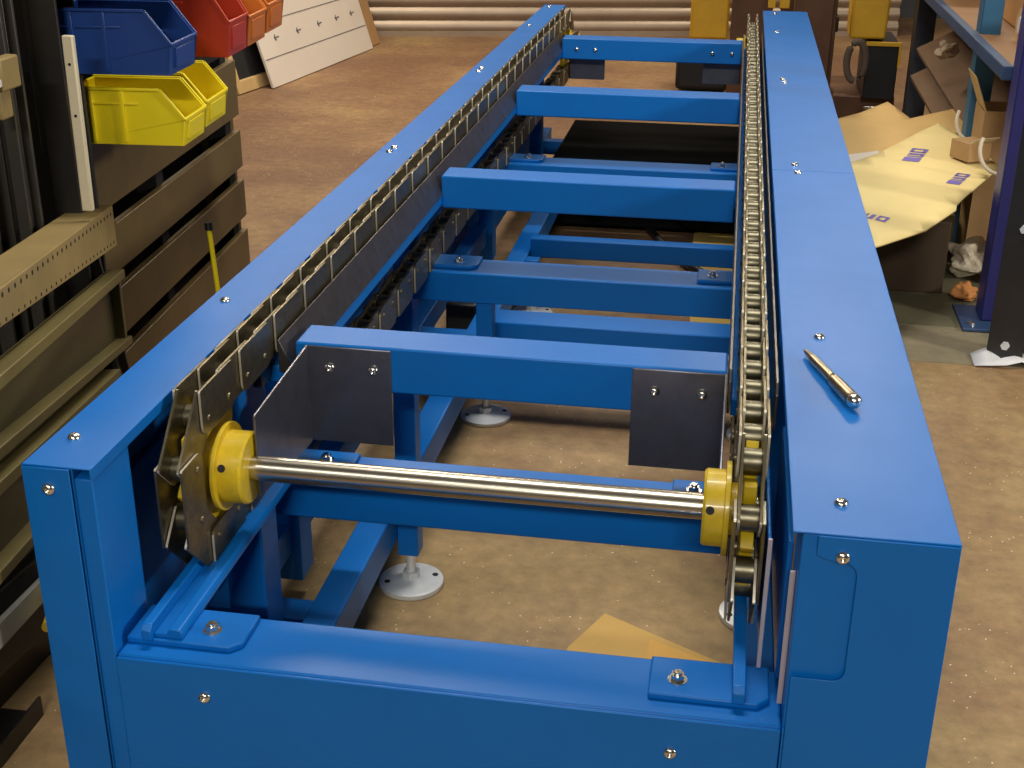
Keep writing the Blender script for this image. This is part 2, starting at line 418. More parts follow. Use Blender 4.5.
def make_chain(xc, full):
    global protoO, protoI
    mb = MB()
    for y, z in PL: mb.cyl((xc-.0135, y, z), (xc+.0135, y, z), .005, 8)
    ch = mb.build('conveyor_chain', CHAIN, CV)
    rest = MB()
    for i in range(NL):
        a, b = PL[i], PL[(i+1) % NL]; outer = i % 2 == 0
        th = math.atan2(b[1]-a[1], b[0]-a[0])
        low = (NP+3) <= i <= (2*NP+1)
        Mx = Matrix.Translation((xc, a[0], a[1])) @ Matrix.Rotation(th, 4, 'X')
        if low and not full: link_geo(outer, Mx, rest); continue
        if outer:
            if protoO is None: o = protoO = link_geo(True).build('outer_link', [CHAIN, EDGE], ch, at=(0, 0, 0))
            else: o = protoO.copy(); COL.objects.link(o)
        else:
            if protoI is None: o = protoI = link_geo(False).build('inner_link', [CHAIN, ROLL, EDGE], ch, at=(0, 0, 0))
            else: o = protoI.copy(); COL.objects.link(o)
        o.parent = ch; o.location = Vector((xc, a[0], a[1]))-wloc(ch); o.rotation_euler = (th, 0, 0)
    if rest.v:
        r = rest.build('return_run', [CHAIN, ROLL, CHAIN], ch); r['kind'] = 'stuff'
make_chain(.101, True); make_chain(.734, False)
# shaft and sprockets
for yc in (YF, YR):
    part(MB().cyl((.09, yc, ZC), (.752, yc, ZC), .0152, 40), 'drive_shaft', SHAFT, .001)
    for xc, h0, h1 in ((.101, .1195, .153), (.734, .685, .7135)):
        mb = MB(); N = 8; c = []
        for i in range(N*12):
            t = 2*math.pi*(i+6)/(N*12); ph = (t*N/(2*math.pi)+.5) % 1
            r = .0650+.0215*max(0, 1-abs(ph-.5)*3.4)**.6
            c.append((yc+r*math.sin(t), ZC+r*math.cos(t)))
        mb.prism([(xc-.007, y, z) for y, z in c], (.014, 0, 0))
        f0, f1 = (.1195, .1245) if xc < .4 else (.7085, .7145)
        mb.cyl((f0, yc, ZC), (f1, yc, ZC), .0535, 40)
        mb.cyl((min(f0, xc), yc, ZC), (max(f1, xc), yc, ZC), .030, 32)
        sp = mb.build('sprocket', YEL, CV, .0008)
        # the boss
        hbm = MB(); ho, hi = (h1, h0) if xc < .4 else (h0, h1); dd = .003*(1 if ho > hi else -1)
        hbm.cyl((hi, yc, ZC), (ho-dd, yc, ZC), .0438, 48); hbm.cyl((ho-dd, yc, ZC), (ho, yc, ZC), .0438, 48, r1=.0415)
        hub = hbm.build('hub', YEL, sp, 0)
        dr = Vector((0, -1 if yc < 1 else 1, .42)).normalized(); mid = Vector(((h0+h1)/2-.006, yc, ZC))
        MB().cyl(mid+dr*.038, mid+dr*.0441, .0048, 16).build('set_screw', DARK, hub)
# thin weld bead and label-free joint bolts inside the frame, dark drive housing under the far module
mb = MB(); mb.box(.130, .760, 2.74, 3.58, .02, .165); mb.cyl((.60, 2.70, .085), (.60, 2.75, .085), .05, 28); mb.cyl((.30, 2.72, .10), (.30, 2.75, .10), .035, 24)
part(mb, 'drive_housing', mat('matt_black', (.003, .003, .003), 1.0), .006)

bpy.data.materials['matt_black'].node_tree.nodes['Principled BSDF'].inputs['Specular IOR Level'].default_value = .08
# ------------------------------------------------------------------ centre punch on the right guard
mb = MB()
a = Vector((.796, .441, .5565)); b = Vector((.844, .283, .5612)); d = (b-a)
def seg(t0, t1, r0, r1): mb.cyl(a+d*t0, a+d*t1, r0, 16, r1=r1)
seg(0, .12, .0028, .0044); seg(.12, .16, .0044, .0056); seg(.16, .55, .0056, .0060); seg(.55, .60, .0046, .0056); seg(.60, .93, .0076, .0082); seg(.93, .95, .0056, .0056)
mb.lathe([(.0084*math.sin(math.radians(t_))+.0001, -.0084*math.cos(math.radians(t_))) for t_ in range(0, 181, 15)], 20, 1, org=a+d*.975)
PUN = [mat('knurled_steel', (.50, .42, .30), .34, 1, .3, 80), ZINC]
for v in mb.v: v.z += .0
o = mb.build('center_punch', PUN, None, at=(.82, .362, .55)); tag(o, 'short knurled metal punch lying on the right blue guard top', 'hand tool')
# ------------------------------------------------------------------ on the floor under and around the machine
CARD = mat('cardboard', (.68, .42, .12), .8, 0, .12, 10)
CARDP = mat('pale_cardboard', (.84, .66, .28), .75, 0, .1, 6)
mb = MB(); c = [(.62, .44), (.62, .595), (.76, .530), (.76, .44)]
mb.prism([(x, y, .0065) for x, y in c], (0, 0, .004))
tag(mb.build('cardboard_offcut', mat('orange_card', (.80, .45, .10), .75, 0, .1, 10), None, at=(.69, .5, .0062)), 'orange cardboard scrap lying over the right edge of the brown floor offcut', 'cardboard')
mb = MB(); c = [(.475, .45), (.50, .56), (.545, .66), (.735, .555), (.74, .44)]
mb.prism([(x, y, .002) for x, y in c], (0, 0, .004))
tag(mb.build('cardboard_offcut', CARD, None, at=(.6, .55, 0)), 'brown cardboard offcut on the floor under the front of the conveyor', 'cardboard')
mb = MB(); c = [(.635, 1.75), (.60, 2.35), (.60, 2.9), (1.0, 2.95), (1.02, 1.75)]
mb.prism([(x, y, .0035) for x, y in c], (0, 0, .004))
tag(mb.build('plywood_sheet', mat('pale_plywood', (.70, .46, .11), .7, 0, .15, 5), None, at=(.8, 2.3, 0)), 'yellowish sheet lying flat on the floor under the right side of the conveyor', 'board')
mb = MB(); pth = [(.30, 3.3, .008), (.38, 3.05, .008), (.42, 2.90, .010), (.47, 2.75, .010), (.56, 2.50, .015), (.62, 2.38, .0195), (.73, 2.2, .0195), (.85, 2.12, .0195), (1.0, 2.2, .0195)]
mb.tube(pth, .011, 10)
tag(mb.build('power_cable', BLK, None, at=(.5, 2.6, 0)), 'thick black cable trailing across the floor beneath the conveyor', 'cable')

exec_marker = 1
# ------------------------------------------------------------------ left: slatted rack with hanging bins
fx, fy = -.44, 1.79; dx, dy = -.073, .997
Mr = Matrix(((dy, dx, 0, fx), (-dx, dy, 0, fy), (0, 0, 1, 0), (0, 0, 0, 1)))   # local x = away from face, local y = along
RK = thing('slatted_rack', 'tall brown steel slatted rack behind the left guard, carrying the plastic bins', 'rack', (fx-.15, fy-.6, 0))
BRN = mat('brown_steel', (.20, .135, .05), .42, .2, .4, 4, .05, 60)
GAP = mat('rack_gap_shade', (.006, .005, .004), .9)  # near black: shade between the slats put into the colour
zs = [(-.01, .115), (.145, .250), (.283, .371), (.402, .488), (.523, .648)]
for z0, z1 in zs:
    mb = MB(Mr); mb.box(-.015, 0, -.97, 0, max(z0, .03), z1)
    mb.build('slat', BRN, RK, .002)
for yy in (-.04, -.5, -.94):
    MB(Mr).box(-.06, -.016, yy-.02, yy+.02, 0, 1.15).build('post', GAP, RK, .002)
MB(Mr).box(-.10, -.09, -.97, -.02, .03, .64).build('back_panel', GAP, RK, .002)  # dark sheet added behind the slats to blacken the gaps
MB(Mr).box(-.31, -.015, -.02, 0, .0, .648).build('end_panel', BRN, RK, .002)
for yy in (.70, .84, 1.0):
    pass
MB(Mr).box(-.028, -.017, -.97, .0, .66, 1.12).build('louvre_panel', BLK, RK, .002)
for z in (.70, .78, .86, .94, 1.02):
    MB(Mr).box(-.018, -.004, -.97, -.02, z, z+.018).build('louvre', BLK, RK, .001)
def bin_(s, z, W, L, Hh, m, label, group, contents=False):
    """open-fronted storage bin; s = position along rack of its near side, front at local x=L"""
    t = .0035
    base = Mr @ Vector((L/2, s+W/2, z))
    T = thing('storage_bin', label, 'storage bin', base, group)
    mb = MB(Mr)
    lip = Hh*.48
    for y in (s, s+W-t):
        c = [(0, z), (L*.97, z), (L, z+lip), (L*.80, z+Hh), (0, z+Hh)]
        mb.prism([(x, y, zz_) for x, zz_ in c], (0, t, 0))
    mb.box(0, L*.97, s, s+W, z, z+t); mb.box(0, t, s, s+W, z, z+Hh)
    c = [(L*.97-t, z), (L*.97, z), (L, z+lip), (L-t, z+lip)]
    mb.prism([(x, s, zz_) for x, zz_ in c], (0, W, 0))
    mb.build('shell', m, T, .0012)
    # rims and ribs
    r = MB(Mr)
    for y in (s-.003, s+W-.001):
        r.bar((0, y+.002, z+Hh), (L*.80, y+.002, z+Hh), .005, .005); r.bar((L*.80, y+.002, z+Hh), (L, y+.002, z+lip), .005, .005)
    r.bar((L, s, z+lip), (L, s+W, z+lip), .005, .005)
    r.build('rim', m, T, .001)
    r = MB(Mr)
    for q in (.18, .45): r.box(L*q, L*q+.006, s-.004, s, z+.004, z+Hh-.003)
    r.box(.012, L*.6, s-.003, s, z+Hh*.72, z+Hh*.76)
    r.build('rib', m, T, .0008)
    r = MB(Mr); r.hexa([(L*.975, s+W*.15, z+lip*.2), (L*.975+.004, s+W*.15, z+lip*.2), (L*.975+.004, s+W*.85, z+lip*.2), (L*.975, s+W*.85, z+lip*.2)],
                       [(L*.99, s+W*.15, z+lip*.85), (L*.99+.004, s+W*.15, z+lip*.85), (L*.99+.004, s+W*.85, z+lip*.85), (L*.99, s+W*.85, z+lip*.85)])
    r.build('label_holder', m, T, .0008)
    return T
YB = mat('yellow_plastic', (.86, .68, .010), .38, 0, .08, 5)
BB = mat('blue_plastic', (.012, .05, .22), .35, 0, .08, 5)
RB = mat('red_plastic', (.45, .035, .010), .38, 0, .08, 5)
RB_LIT = mat('red_plastic_lit', (.60, .16, .015), .38, 0, .08, 5)  # same plastic as the red bin, with the lamplight put into its colour
bin_(-.905, .662, .105, .19, .090, YB, 'yellow storage bin at the near end of the rack, below the blue bin', 'bins hung on the rack')
bin_(-.79, .668, .115, .19, .090, YB, 'yellow storage bin behind the other yellow one, its front nearest the red bin', 'bins hung on the rack')
bin_(-.95, .783, .12, .195, .098, BB, 'blue storage bin hanging above the two yellow bins', 'bins hung on the rack')
bin_(-.665, .765, .115, .20, .125, RB, 'red storage bin to the right of the blue bin', 'bins hung on the rack')
bin_(-.54, .765, .115, .20, .110, RB_LIT, 'red storage bin, coloured orange as lit, holding bright metal parts, next to the red bin', 'bins hung on the rack')
bin_(-.41, .770, .115, .20, .110, RB_LIT, 'farthest red storage bin, coloured orange as lit, right above the white board', 'bins hung on the rack')
bin_(-.99, .905, .14, .18, .12, BB, 'blue storage bin cut by the top of the photo, above the other blue bin', 'bins hung on the rack')
for k in range(9):
    s = -.64+random.uniform(0, .07) if k < 4 else -.52+random.uniform(0, .07)
    mb = MB(Mr); x = .10+random.uniform(0, .08); z = .785+random.uniform(0, .03)
    mb.lathe([(.004, 0), (.016, 0), (.018, .004), (.016, .012), (.004, .012)], 14, org=(x, s, z))
    o = mb.build('metal_fitting', ZINC, None, at=Mr @ Vector((x, s, z)))
    tag(o, 'small shiny metal fitting inside a red bin coloured orange as lit' , 'fitting', 'metal fittings in the orange bins')
# yellow-handled tool between the slats
o = MB().cyl((-.29, 1.26, .0), (-.33, 1.30, .395), .005, 12)
o.cyl((-.33, 1.30, .395), (-.3315, 1.3015, .41), .008, 12, 1)
tag(o.build('marker_pen', [YB, BLK], None, at=(-.29, 1.26, .0)), 'thin yellow stick with a dark cap, upright just behind the left guard', 'tool')

# ------------------------------------------------------------------ left: leaning steel shelving parts
OLV = mat('olive_paint', (.19, .15, .05), .5, .1, .3, 5, .05, 60)
OLD = mat('olive_panel', (.085, .075, .03), .42, .25, .35, 6)
TAN = mat('tan_paint', (.34, .24, .09), .5, 0, .25, 8)
PX, PY = -.32, .876; hx, hy = -.285, .958; hn = math.hypot(hx, hy); hx /= hn; hy /= hn
def Q(s, z, off=0): return Vector((PX+hx*s-hy*off, PY+hy*s+hx*off*1.0, z))
def plank(mb, s0, s1, b0, b1, t0, t1, o0, o1, mi=0):
    """board between s0..s1; b/t bottom and top heights at both ends; o0..o1 thickness range"""
    mb.hexa([Q(s0, b0, o0), Q(s0, b0, o1), Q(s0, t0, o1), Q(s0, t0, o0)], [Q(s1, b1, o0), Q(s1, b1, o1), Q(s1, t1, o1), Q(s1, t1, o0)], mi)
# perforated angle beam
T = thing('perforated_beam', 'long tan steel angle beam with rows of small holes, leaning on the shelf panels at left', 'beam', Q(-.35, .5))
def zt(s): return .5565-.142*(s-.024)
def zb(s): return .486-.180*(s-.026)
mb = MB(); s0, s1 = -.95, .024
plank(mb, s0, s1, zb(s0), zb(s1), zt(s0), zt(s1), 0, .004)
plank(mb, s0, s1, zt(s0)-.004, zt(s1)-.004, zt(s0), zt(s1), .004, .06)
mb.build('angle', TAN, T, .001)
hm = MB(); k = 0
s = -.9
while s < .01:
    for fr in (.82, .12):
        z = zb(s)+(zt(s)-zb(s))*fr; p = Q(s, z, .001); q = Q(s, z, -.0006)
        hm.cyl(p, q, .0032 if fr > .5 else .0024, 8)
    s += .029
hm.build('bolt_holes', DARK, T)
# framed shelf panels below it
def frame_panel(label, s0, s1, ta, tb, ha, hb, off):
    T = thing('shelf_panel', label, 'shelf panel', Q((s0+s1)/2, min(ta-ha, tb-hb), off), 'steel shelf panels leaning at left')
    mb = MB(); plank(mb, s0, s1, ta-ha, tb-hb, ta, tb, off+.008, off+.014); mb.build('sheet', OLD, T, .001)
    mb = MB()
    plank(mb, s0, s1, ta-.016, tb-.016, ta, tb, off-.012, off+.016)
    mb.build('rim', OLV, T, .0015)
    mb = MB(); plank(mb, s0, s1, ta-ha, tb-hb, ta-ha+.014, tb-hb+.014, off-.012, off+.016); mb.build('rim', OLV, T, .0015)
    mb = MB(); z1 = tb-.012; plank(mb, s1-.03, s1-.012, tb-hb, tb-hb, tb+.002, tb, off-.006, off+.016); mb.build('rim', OLV, T, .0015)
frame_panel('olive framed shelf panel directly under the perforated beam', -.98, .0, .624, .452, .080, .135, .0)
frame_panel('second olive framed shelf panel, lower and nearer the blue corner', -1.02, -.16, .535, .335, .105, .12, -.004)
# dark angle legs seen at the end of the panels
T = thing('steel_leg_frame', 'pair of thin black steel legs standing behind the ends of the shelf panels', 'leg frame', (-.33, .93, 0))
for a, b in ((Q(-.08, .515, .02), Q(.21, .0, .02)), (Q(-.045, .500, .035), Q(.235, .0, .035))):
    MB().bar(a, b, .014, .010).build('leg', BLK, T, .001)
MB().bar(Q(.11, .18, .02), Q(.135, .18, .035), .01, .01).build('brace', BLK, T, .001)
# white painted bar
mb = MB(); a = Vector((-.276, .726, .861)); b = Vector((-.274, .718, .60))
mb.bar(a, b, .017, .010, 0, (0, 1, 0))
o = mb.build('flat_bar', mat('cream_paint', (.72, .62, .42), .5, 0, .15, 9), None, .002, at=(-.30, .745, .58))
tag(o, 'upright cream-painted flat bar with two holes, in front of the blue and yellow bins', 'bar')
for z in (.82, .745):
    t = (z-.861)/(.60-.861); p = a+(b-a)*t
    h_ = MB().cyl(p+Vector((0, -.004, 0)), p+Vector((0, -.0062, 0)), .0022, 10).build('hole', DARK, o)
# dark steel profiles standing at the far left
def upright(name, label, x, y, w_, d_, z0, z1, m, group=None, lean=0):
    T = MB(); c = [(x, y), (x+w_, y), (x+w_, y+.006), (x+.006, y+.006), (x+.006, y+d_-.006), (x+w_, y+d_-.006), (x+w_, y+d_), (x, y+d_)]
    T.prism([(px, py, z0) for px, py in c], (lean, 0, z1-z0))
    return tag(T.build(name, m, None, .001, at=(x, y, z0)), label, 'steel profile', group)
G1 = mat('dark_grey_steel', (.055, .05, .045), .4, .5, .4, 7)
G2 = mat('mid_grey_steel', (.10, .09, .075), .4, .5, .4, 7)
upright('steel_channel', 'leftmost grey steel channel standing upright behind the perforated beam', -.40, .62, .03, .05, 0, 1.3, G2, 'steel channels stood upright at left')
upright('steel_channel', 'narrow worn steel channel standing just right of the leftmost one', -.36, .66, .02, .04, 0, 1.3, G2, 'steel channels stood upright at left')
upright('steel_channel', 'wide black steel channel standing upright left of the cream bar', -.375, .80, .045, .06, 0, 1.3, G1, 'steel channels stood upright at left')
T = MB(Mr).box(-.05, -.04, -1.6, -.985, 0.0, .80); tag(T.build('steel_sheet', G1, None, .002, at=Mr @ Vector((0, -1.3, 0))), 'dark grey steel sheet standing upright, left of the slatted rack', 'steel sheet')
mb = MB(); mb.box(-.335, -.315, .60, .65, .80, .845); mb.box(-.335, -.322, .60, .63, .76, .80)
tag(mb.build('wood_block', TAN, None, .003, at=(-.33, .62, .78)), 'small tan wooden block wedged against the leftmost steel channel', 'block')
mb = MB(Mr)
mb.prism([(.03, -1.24, .80), (.03, -1.18, .812), (.03, -1.18, .822), (.03, -1.24, .806)], (.006, 0, 0))
tag(mb.build('paper_tag', mat('paper', (.7, .66, .58), .7), None, at=Mr @ Vector((.03, -1.2, .80))), 'small white paper scrap behind the cream bar', 'paper')
# bottom left corner: bars and channels
o = MB().bar(Q(-1.15, .412, .0), Q(-.60, .236, .0), .008, .028, 0).build('flat_bar', mat('grey_white_steel', (.42, .42, .38), .45, .3, .2, 9), None, .001, at=(-.16, .1, .25))
tag(o, 'pale grey flat steel bar sloping down beside the front left corner', 'bar')
mb = MB(); mb.box(-.32, -.085, -.5, .40, .0, .006)
def chan(label, p0, p1, w_, h_, m):
    mb = MB(); p0 = Vector(p0); p1 = Vector(p1); d = (p1-p0).normalized(); a = d.cross(Vector((0, 0, 1))).normalized()
    c = [(-w_/2, 0), (w_/2, 0), (w_/2, h_), (w_/2-.004, h_), (w_/2-.004, .004), (-w_/2+.004, .004), (-w_/2+.004, h_), (-w_/2, h_)]
    mb.prism([p0+a*x+Vector((0, 0, z)) for x, z in c], p1-p0)
    return tag(mb.build('steel_channel', m, None, .0008, at=(p0+p1)/2), label, 'steel channel', 'steel channels lying at bottom left')
EDG = mat('black_scaled_steel', (.05, .045, .042), .35, .6, .3, 12)
chan('black steel channel lying on the floor in the bottom left corner, its bright edge up', (-.235, -.35, 0), (-.237, .277, 0), .07, .032, EDG)
chan('black steel channel lying next to the one in the corner, further from the conveyor', (-.338, -.30, 0), (-.284, .80, 0), .08, .11, EDG)
chan('black steel channel resting higher, under the pale grey bar', (-.245, -.3, .150), (-.222, .45, .120), .07, .05, EDG)
mb = MB(); a_ = Q(-.80, .268, -.02); b_ = Q(-.74, .268, -.02); mb.cyl(a_, b_, .007, 12); mb.cyl(b_, b_+(b_-a_)*.2, .013, 6)
tag(mb.build('bolt', YEL, None, at=Q(-.78, .268, -.02)), 'yellow passivated bolt just below the pale grey bar', 'bolt')

# ------------------------------------------------------------------ far left: boards
WH = mat('white_board', (.74, .66, .58), .6, 0, .06, 4)
WD = mat('pine', (.62, .42, .18), .6, 0, .2, 12)
BRD = mat('brown_board', (.42, .24, .10), .7, 0, .15, 8)
def leanq(A, B, hgt, lean, thick, name, m, label, cat, z0=.004, at=None):
    """board standing on floor line A-B leaning away (to -X)"""
    A = Vector((*A, z0)); B = Vector((*B, z0)); n_ = Vector((-(B-A).y, (B-A).x, 0)).normalized()
    u_ = (Vector((0, 0, 1))*math.cos(lean)+n_*math.sin(lean))*hgt; tk = n_*thick
    mb = MB(); mb.hexa([A, B, B+u_, A+u_], [A+tk, B+tk, B+u_+tk, A+u_+tk])
    return tag(mb.build(name, m, None, .001, at=A), label, cat), A, B, u_, n_
o, A, B, u_, n_ = leanq((-1.42, 4.75), (-1.275, 5.97), .95, .30, .012, 'white_board', WH, 'large white board marked with a row of small arrows, leaning near the shutter', 'board')
INK = mat('pencil_ink', (.10, .09, .12), .8)
e = (B-A); off = -n_*.002
def onb(t, h): return A+e*t+u_*h+off
for hh, wd in ((.135, .003), (.31, .003)):
    MB().hexa([onb(0.01, hh), onb(.99, hh), onb(.99, hh+wd), onb(0.01, hh+wd)], [p-off*.8 for p in (onb(0.01, hh), onb(.99, hh), onb(.99, hh+wd), onb(0.01, hh+wd))]).build('ruled_line', INK, o)
for t in (.13, .33, .53, .71, .87):
    mb = MB(); h0 = .225
    for (ta, ha, tb, hb_) in ((0, 0, .040, .0), (0, 0, .012, .014), (0, 0, .012, -.014)):
        mb.bar(onb(t+ta, h0+ha), onb(t+tb, h0+hb_), .005, .002, 0, n_)
    mb.build('arrow_mark', INK, o)
o2, *_ = leanq((-1.40, 4.85), (-1.255, 6.12), 1.05, .30, .02, 'brown_board', BRD, 'brown backing board leaning behind the white board', 'board')
o2.location += Vector((-.03, .04, 0))
# wooden frame
A = Vector((-1.52, 4.57, .004)); B = Vector((-1.475, 4.82, .004)); e = B-A; n_ = Vector((-e.y, e.x, 0)).normalized(); u_ = (Vector((0, 0, 1))*.96+n_*.26)
T = thing('wooden_frame', 'pale pine frame with a dark opening, leaning left of the white board', 'frame', A)
def fr(t0, t1, h0, h1, d0=0, d1=.03, nm='rail', m=WD):
    p = [A+e*t0+u_*h0+n_*d0, A+e*t1+u_*h0+n_*d0, A+e*t1+u_*h1+n_*d0, A+e*t0+u_*h1+n_*d0]
    MB().hexa(p, [x+n_*(d1-d0) for x in p]).build(nm, m, T, .002)
fr(0, 1.6, 0, .055); fr(0, 1.6, .36, .40); fr(0, .14, .055, .36, nm='stile'); fr(1.4, 1.6, .055, .36, nm='stile'); fr(.14, 1.4, .055, .36, .02, .03, 'panel', DARK)

# ------------------------------------------------------------------ far right: lift truck behind the machine
FY = mat('truck_yellow', (.75, .42, .02), .45, 0, .25, 6)
FB = mat('mast_brown', (.16, .075, .04), .45, .3, .4, 8)
T = thing('forklift_truck', 'yellow lift truck with a dark brown mast parked behind the far end of the conveyor', 'lift truck', (.95, 4.6, 0))
MB().box(.475, .645, 4.95, 5.1, .26, 1.6).build('body_column', FY, T, .01)
MB().box(.42, .66, 5.0, 5.3, .02, .20).build('counterweight', BLK, T, .02)
MB().box(.655, .83, 4.80, 4.9, .02, 1.9).build('mast_rail', FB, T, .005)
MB().box(.90, 1.05, 4.25, 4.36, .02, 1.9).build('mast_rail', FB, T, .005)
MB().box(1.065, 1.195, 4.25, 4.36, .02, 1.9)
MB().box(1.05, 1.066, 4.30, 4.36, .02, 1.9).build('mast_rail', FB, T, .004)
MB().box(.86, .97, 4.7, 4.78, .02, 1.9).build('mast_rail', FB, T, .005)
MB().box(.86, 1.09, 4.5, 4.62, .37, .43).build('carriage_bar', BLK, T, .005)
for x0, x1 in ((.80, .83), (.845, .885), (.965, 1.05)): MB().box(x0, x1, 4.40, 4.44, .47, .60).build('load_guard', FY, T, .003)
MB().hexa([(1.13, 4.4, .36), (1.27, 4.4, .36), (1.27, 4.6, .36), (1.13, 4.6, .36)], [(1.13, 4.4, 1.2), (1.30, 4.4, 1.2), (1.30, 4.6, 1.2), (1.13, 4.6, 1.2)]).build('body_column', FY, T, .01)
MB().box(1.20, 1.325, 4.36, 4.7, .13, .352).build('battery_box', BLK, T, .006)
MB().box(1.195, 1.330, 4.35, 4.36, .342, .358).build('edge_strip', FY, T, .001)
MB().box(1.322, 1.332, 4.35, 4.36, .26, .342).build('edge_strip', FY, T, .001)
MB().box(1.09, 1.34, 4.45, 4.9, .02, .13).build('chassis', FB, T, .01)
mb = MB(); mb.tube([(1.15+.035*math.cos(math.radians(a_)), 4.225, .30+.075*math.sin(math.radians(a_))) for a_ in range(-60, 271, 15)], .014, 10)
mb.build('hose', mat('worn_rubber', (.12, .085, .06), .7, 0, .3, 20), T, .003)
MB().box(1.20, 1.29, 4.24, 4.25, .115, .124).build('chrome_strip', ZINC, T, .001)

# ------------------------------------------------------------------ right: pallet racking and what is in it
RBL = mat('racking_blue', (.035, .035, .18), .4, 0, .2, 5)
RBL2 = mat('beam_blue', (.035, .075, .17), .5, 0, .25, 6)
SHB = mat('shelf_board', (.30, .155, .065), .7, 0, .2, 6)
T = thing('pallet_racking', 'dark blue pallet racking with chipboard shelves along the right side', 'racking', (1.5, 3.0, 0))
MB().box(1.335, 1.43, 2.12, 2.20, .012, 2.2).build('upright', RBL, T, .004)
MB().box(1.285, 1.46, 2.06, 2.24, .0035, .012).build('base_plate', RBL2, T, .002)
MB().cyl((1.31, 2.09, .012), (1.31, 2.09, .018), .008, 8).build('bolt', ZINC, T)
MB().box(1.345, 1.40, 2.76, 2.83, .003, 2.2).build('upright', mat('mid_blue', (.03, .13, .24), .5, 0, .2, 6), T, .003)
MB().box(1.35, 1.42, 4.15, 4.25, .003, 2.2).build('upright', mat('slate_paint', (.04, .045, .06), .5, 0, .2, 6), T, .003)
MB().box(1.315, 1.34, 2.21, 4.3, .590, .624).build('shelf_beam', RBL2, T, .003)
MB().box(1.34, 2.2, 2.21, 4.3, .600, .620).build('shelf', SHB, T, .002)
MB().box(1.345, 2.2, 3.5, 4.28, .80, .83).build('shelf', SHB, T, .002)
MB().box(2.3, 2.36, 2.2, 4.3, .003, 2.0).build('back_panel', BRD, T, .002)
# rolls and boards on the shelf
for (x, y, z, l, r, lab) in ((1.42, 2.62, .665, .22, .045, 'tan paper roll lying on the racking shelf between the two blue uprights'),):
    mb = MB(); mb.cyl((x, y, z), (x+l, y+.02, z), r, 28); mb.cyl((x-.004, y, z), (x+.001, y, z), r*.5, 20, 1)
    tag(mb.build('paper_roll', [mat('kraft_paper', (.62, .38, .2), .6), WH], None, .002, at=(x, y, .620)), lab, 'roll')
mb = MB().box(1.46, 1.9, 2.75, 3.4, .621, .71); tag(mb.build('cardboard_box', mat('box_orange', (.55, .28, .10), .7), None, .004, at=(1.6, 3.0, .609)), 'flat orange-brown cardboard box on the racking shelf behind the paper roll', 'box')
# leaning boards below
for i, (x, y, z, dzz, lab) in enumerate(((1.37, 3.15, .22, .16, 'grey-brown board slanting under the racking shelf, the upper one'), (1.36, 3.0, .12, .14, 'grey-brown board slanting under the racking shelf, below the other one'))):
    mb = MB(); a = Vector((x-.02, 4.0, z+.15)); b = Vector((x+.06, 2.9, z+.02)); ex = Vector((.42, .12, .20))
    mb.hexa([a, b, b+ex, a+ex], [q+Vector((-.008, 0, .022)) for q in (a, b, b+ex, a+ex)])
    tag(mb.build('leaning_board', mat('weathered_board', (.22, .13, .075), .7, 0, .25, 8), None, .002, at=b), lab, 'board')
# box of crumpled packing, hoops
def crumple(name, c, r, m, label, cat, seed, flat=1.0):
    import bmesh
    b = bmesh.new(); bmesh.ops.create_icosphere(b, subdivisions=4, radius=r); rr = random.Random(seed)
    from mathutils import noise as nz
    for v in b.verts:
        k = nz.noise(v.co*(3/r)*.5+Vector((seed, 0, 0))); k2 = nz.noise(v.co*(9/r)*.3+Vector((0, seed, 0)))
        v.co *= 1+.45*k+.25*k2; v.co.z *= flat
    zmin = min(v.co.z for v in b.verts)
    for v in b.verts: v.co.z -= zmin
    me = bpy.data.meshes.new(name); b.to_mesh(me); b.free(); me.materials.append(m)
    o = bpy.data.objects.new(name, me); COL.objects.link(o); o.location = c; return tag(o, label, cat)
PAP = mat('packing_paper', (.72, .62, .46), .7, 0, .15, 10)
CAR = mat('mid_cardboard', (.48, .29, .12), .8, 0, .2, 8)
# torn brown cardboard sheets stacked on a dark box
mb = MB(); mb.box(1.02, 1.272, 2.34, 2.75, .0035, .20); o = mb.build('cardboard_box', mat('brown_carton', (.060, .034, .012), .7, 0, .2, 6), None, .003, at=(1.15, 2.5, .0035))
tag(o, 'dark brown carton on the floor under the large pale cardboard sheet', 'box')
def sheet(name, outline, zf, m, label, thick=.005, n=14):
    """thin bent sheet: outline in (x,y) fan-filled as grid strip"""
    xs = [p[0] for p in outline]; ys = [p[1] for p in outline]
    import bmesh
    b = bmesh.new(); vs = [b.verts.new((x, y, 0)) for x, y in outline]; f = b.faces.new(vs)
    y0, y1 = min(ys), max(ys); x0, x1 = min(xs), max(xs)
    for k in range(1, n):
        g_ = b.verts[:]+b.edges[:]+b.faces[:]
        bmesh.ops.bisect_plane(b, geom=g_, plane_co=(0, y0+(y1-y0)*k/n, 0), plane_no=(0, 1, 0))
        g_ = b.verts[:]+b.edges[:]+b.faces[:]
        bmesh.ops.bisect_plane(b, geom=g_, plane_co=(x0+(x1-x0)*k/n, 0, 0), plane_no=(1, 0, 0))
    for v in b.verts: v.co.z = zf(v.co.x, v.co.y)
    me = bpy.data.meshes.new(name); b.to_mesh(me); b.free(); me.materials.append(m)
    for p in me.polygons: p.use_smooth = True
    o = bpy.data.objects.new(name, me); COL.objects.link(o)
    md = o.modifiers.new('solid', 'SOLIDIFY'); md.thickness = thick; md.offset = 1
    return tag(o, label, 'cardboard') if label else o
def zs1(x, y): return .275+.05*(y-2.0)*1.0-.10*max(0, 2.25-y)**1.3+.03*(x-1.1)
big = [(.95, 1.86), (1.05, 1.93), (1.16, 2.02), (1.245, 2.15), (1.25, 2.18), (1.40, 2.50), (1.385, 2.62), (1.30, 2.95), (1.24, 2.86), (1.10, 2.62), (1.0, 2.50), (.90, 2.40), (.90, 1.86)]
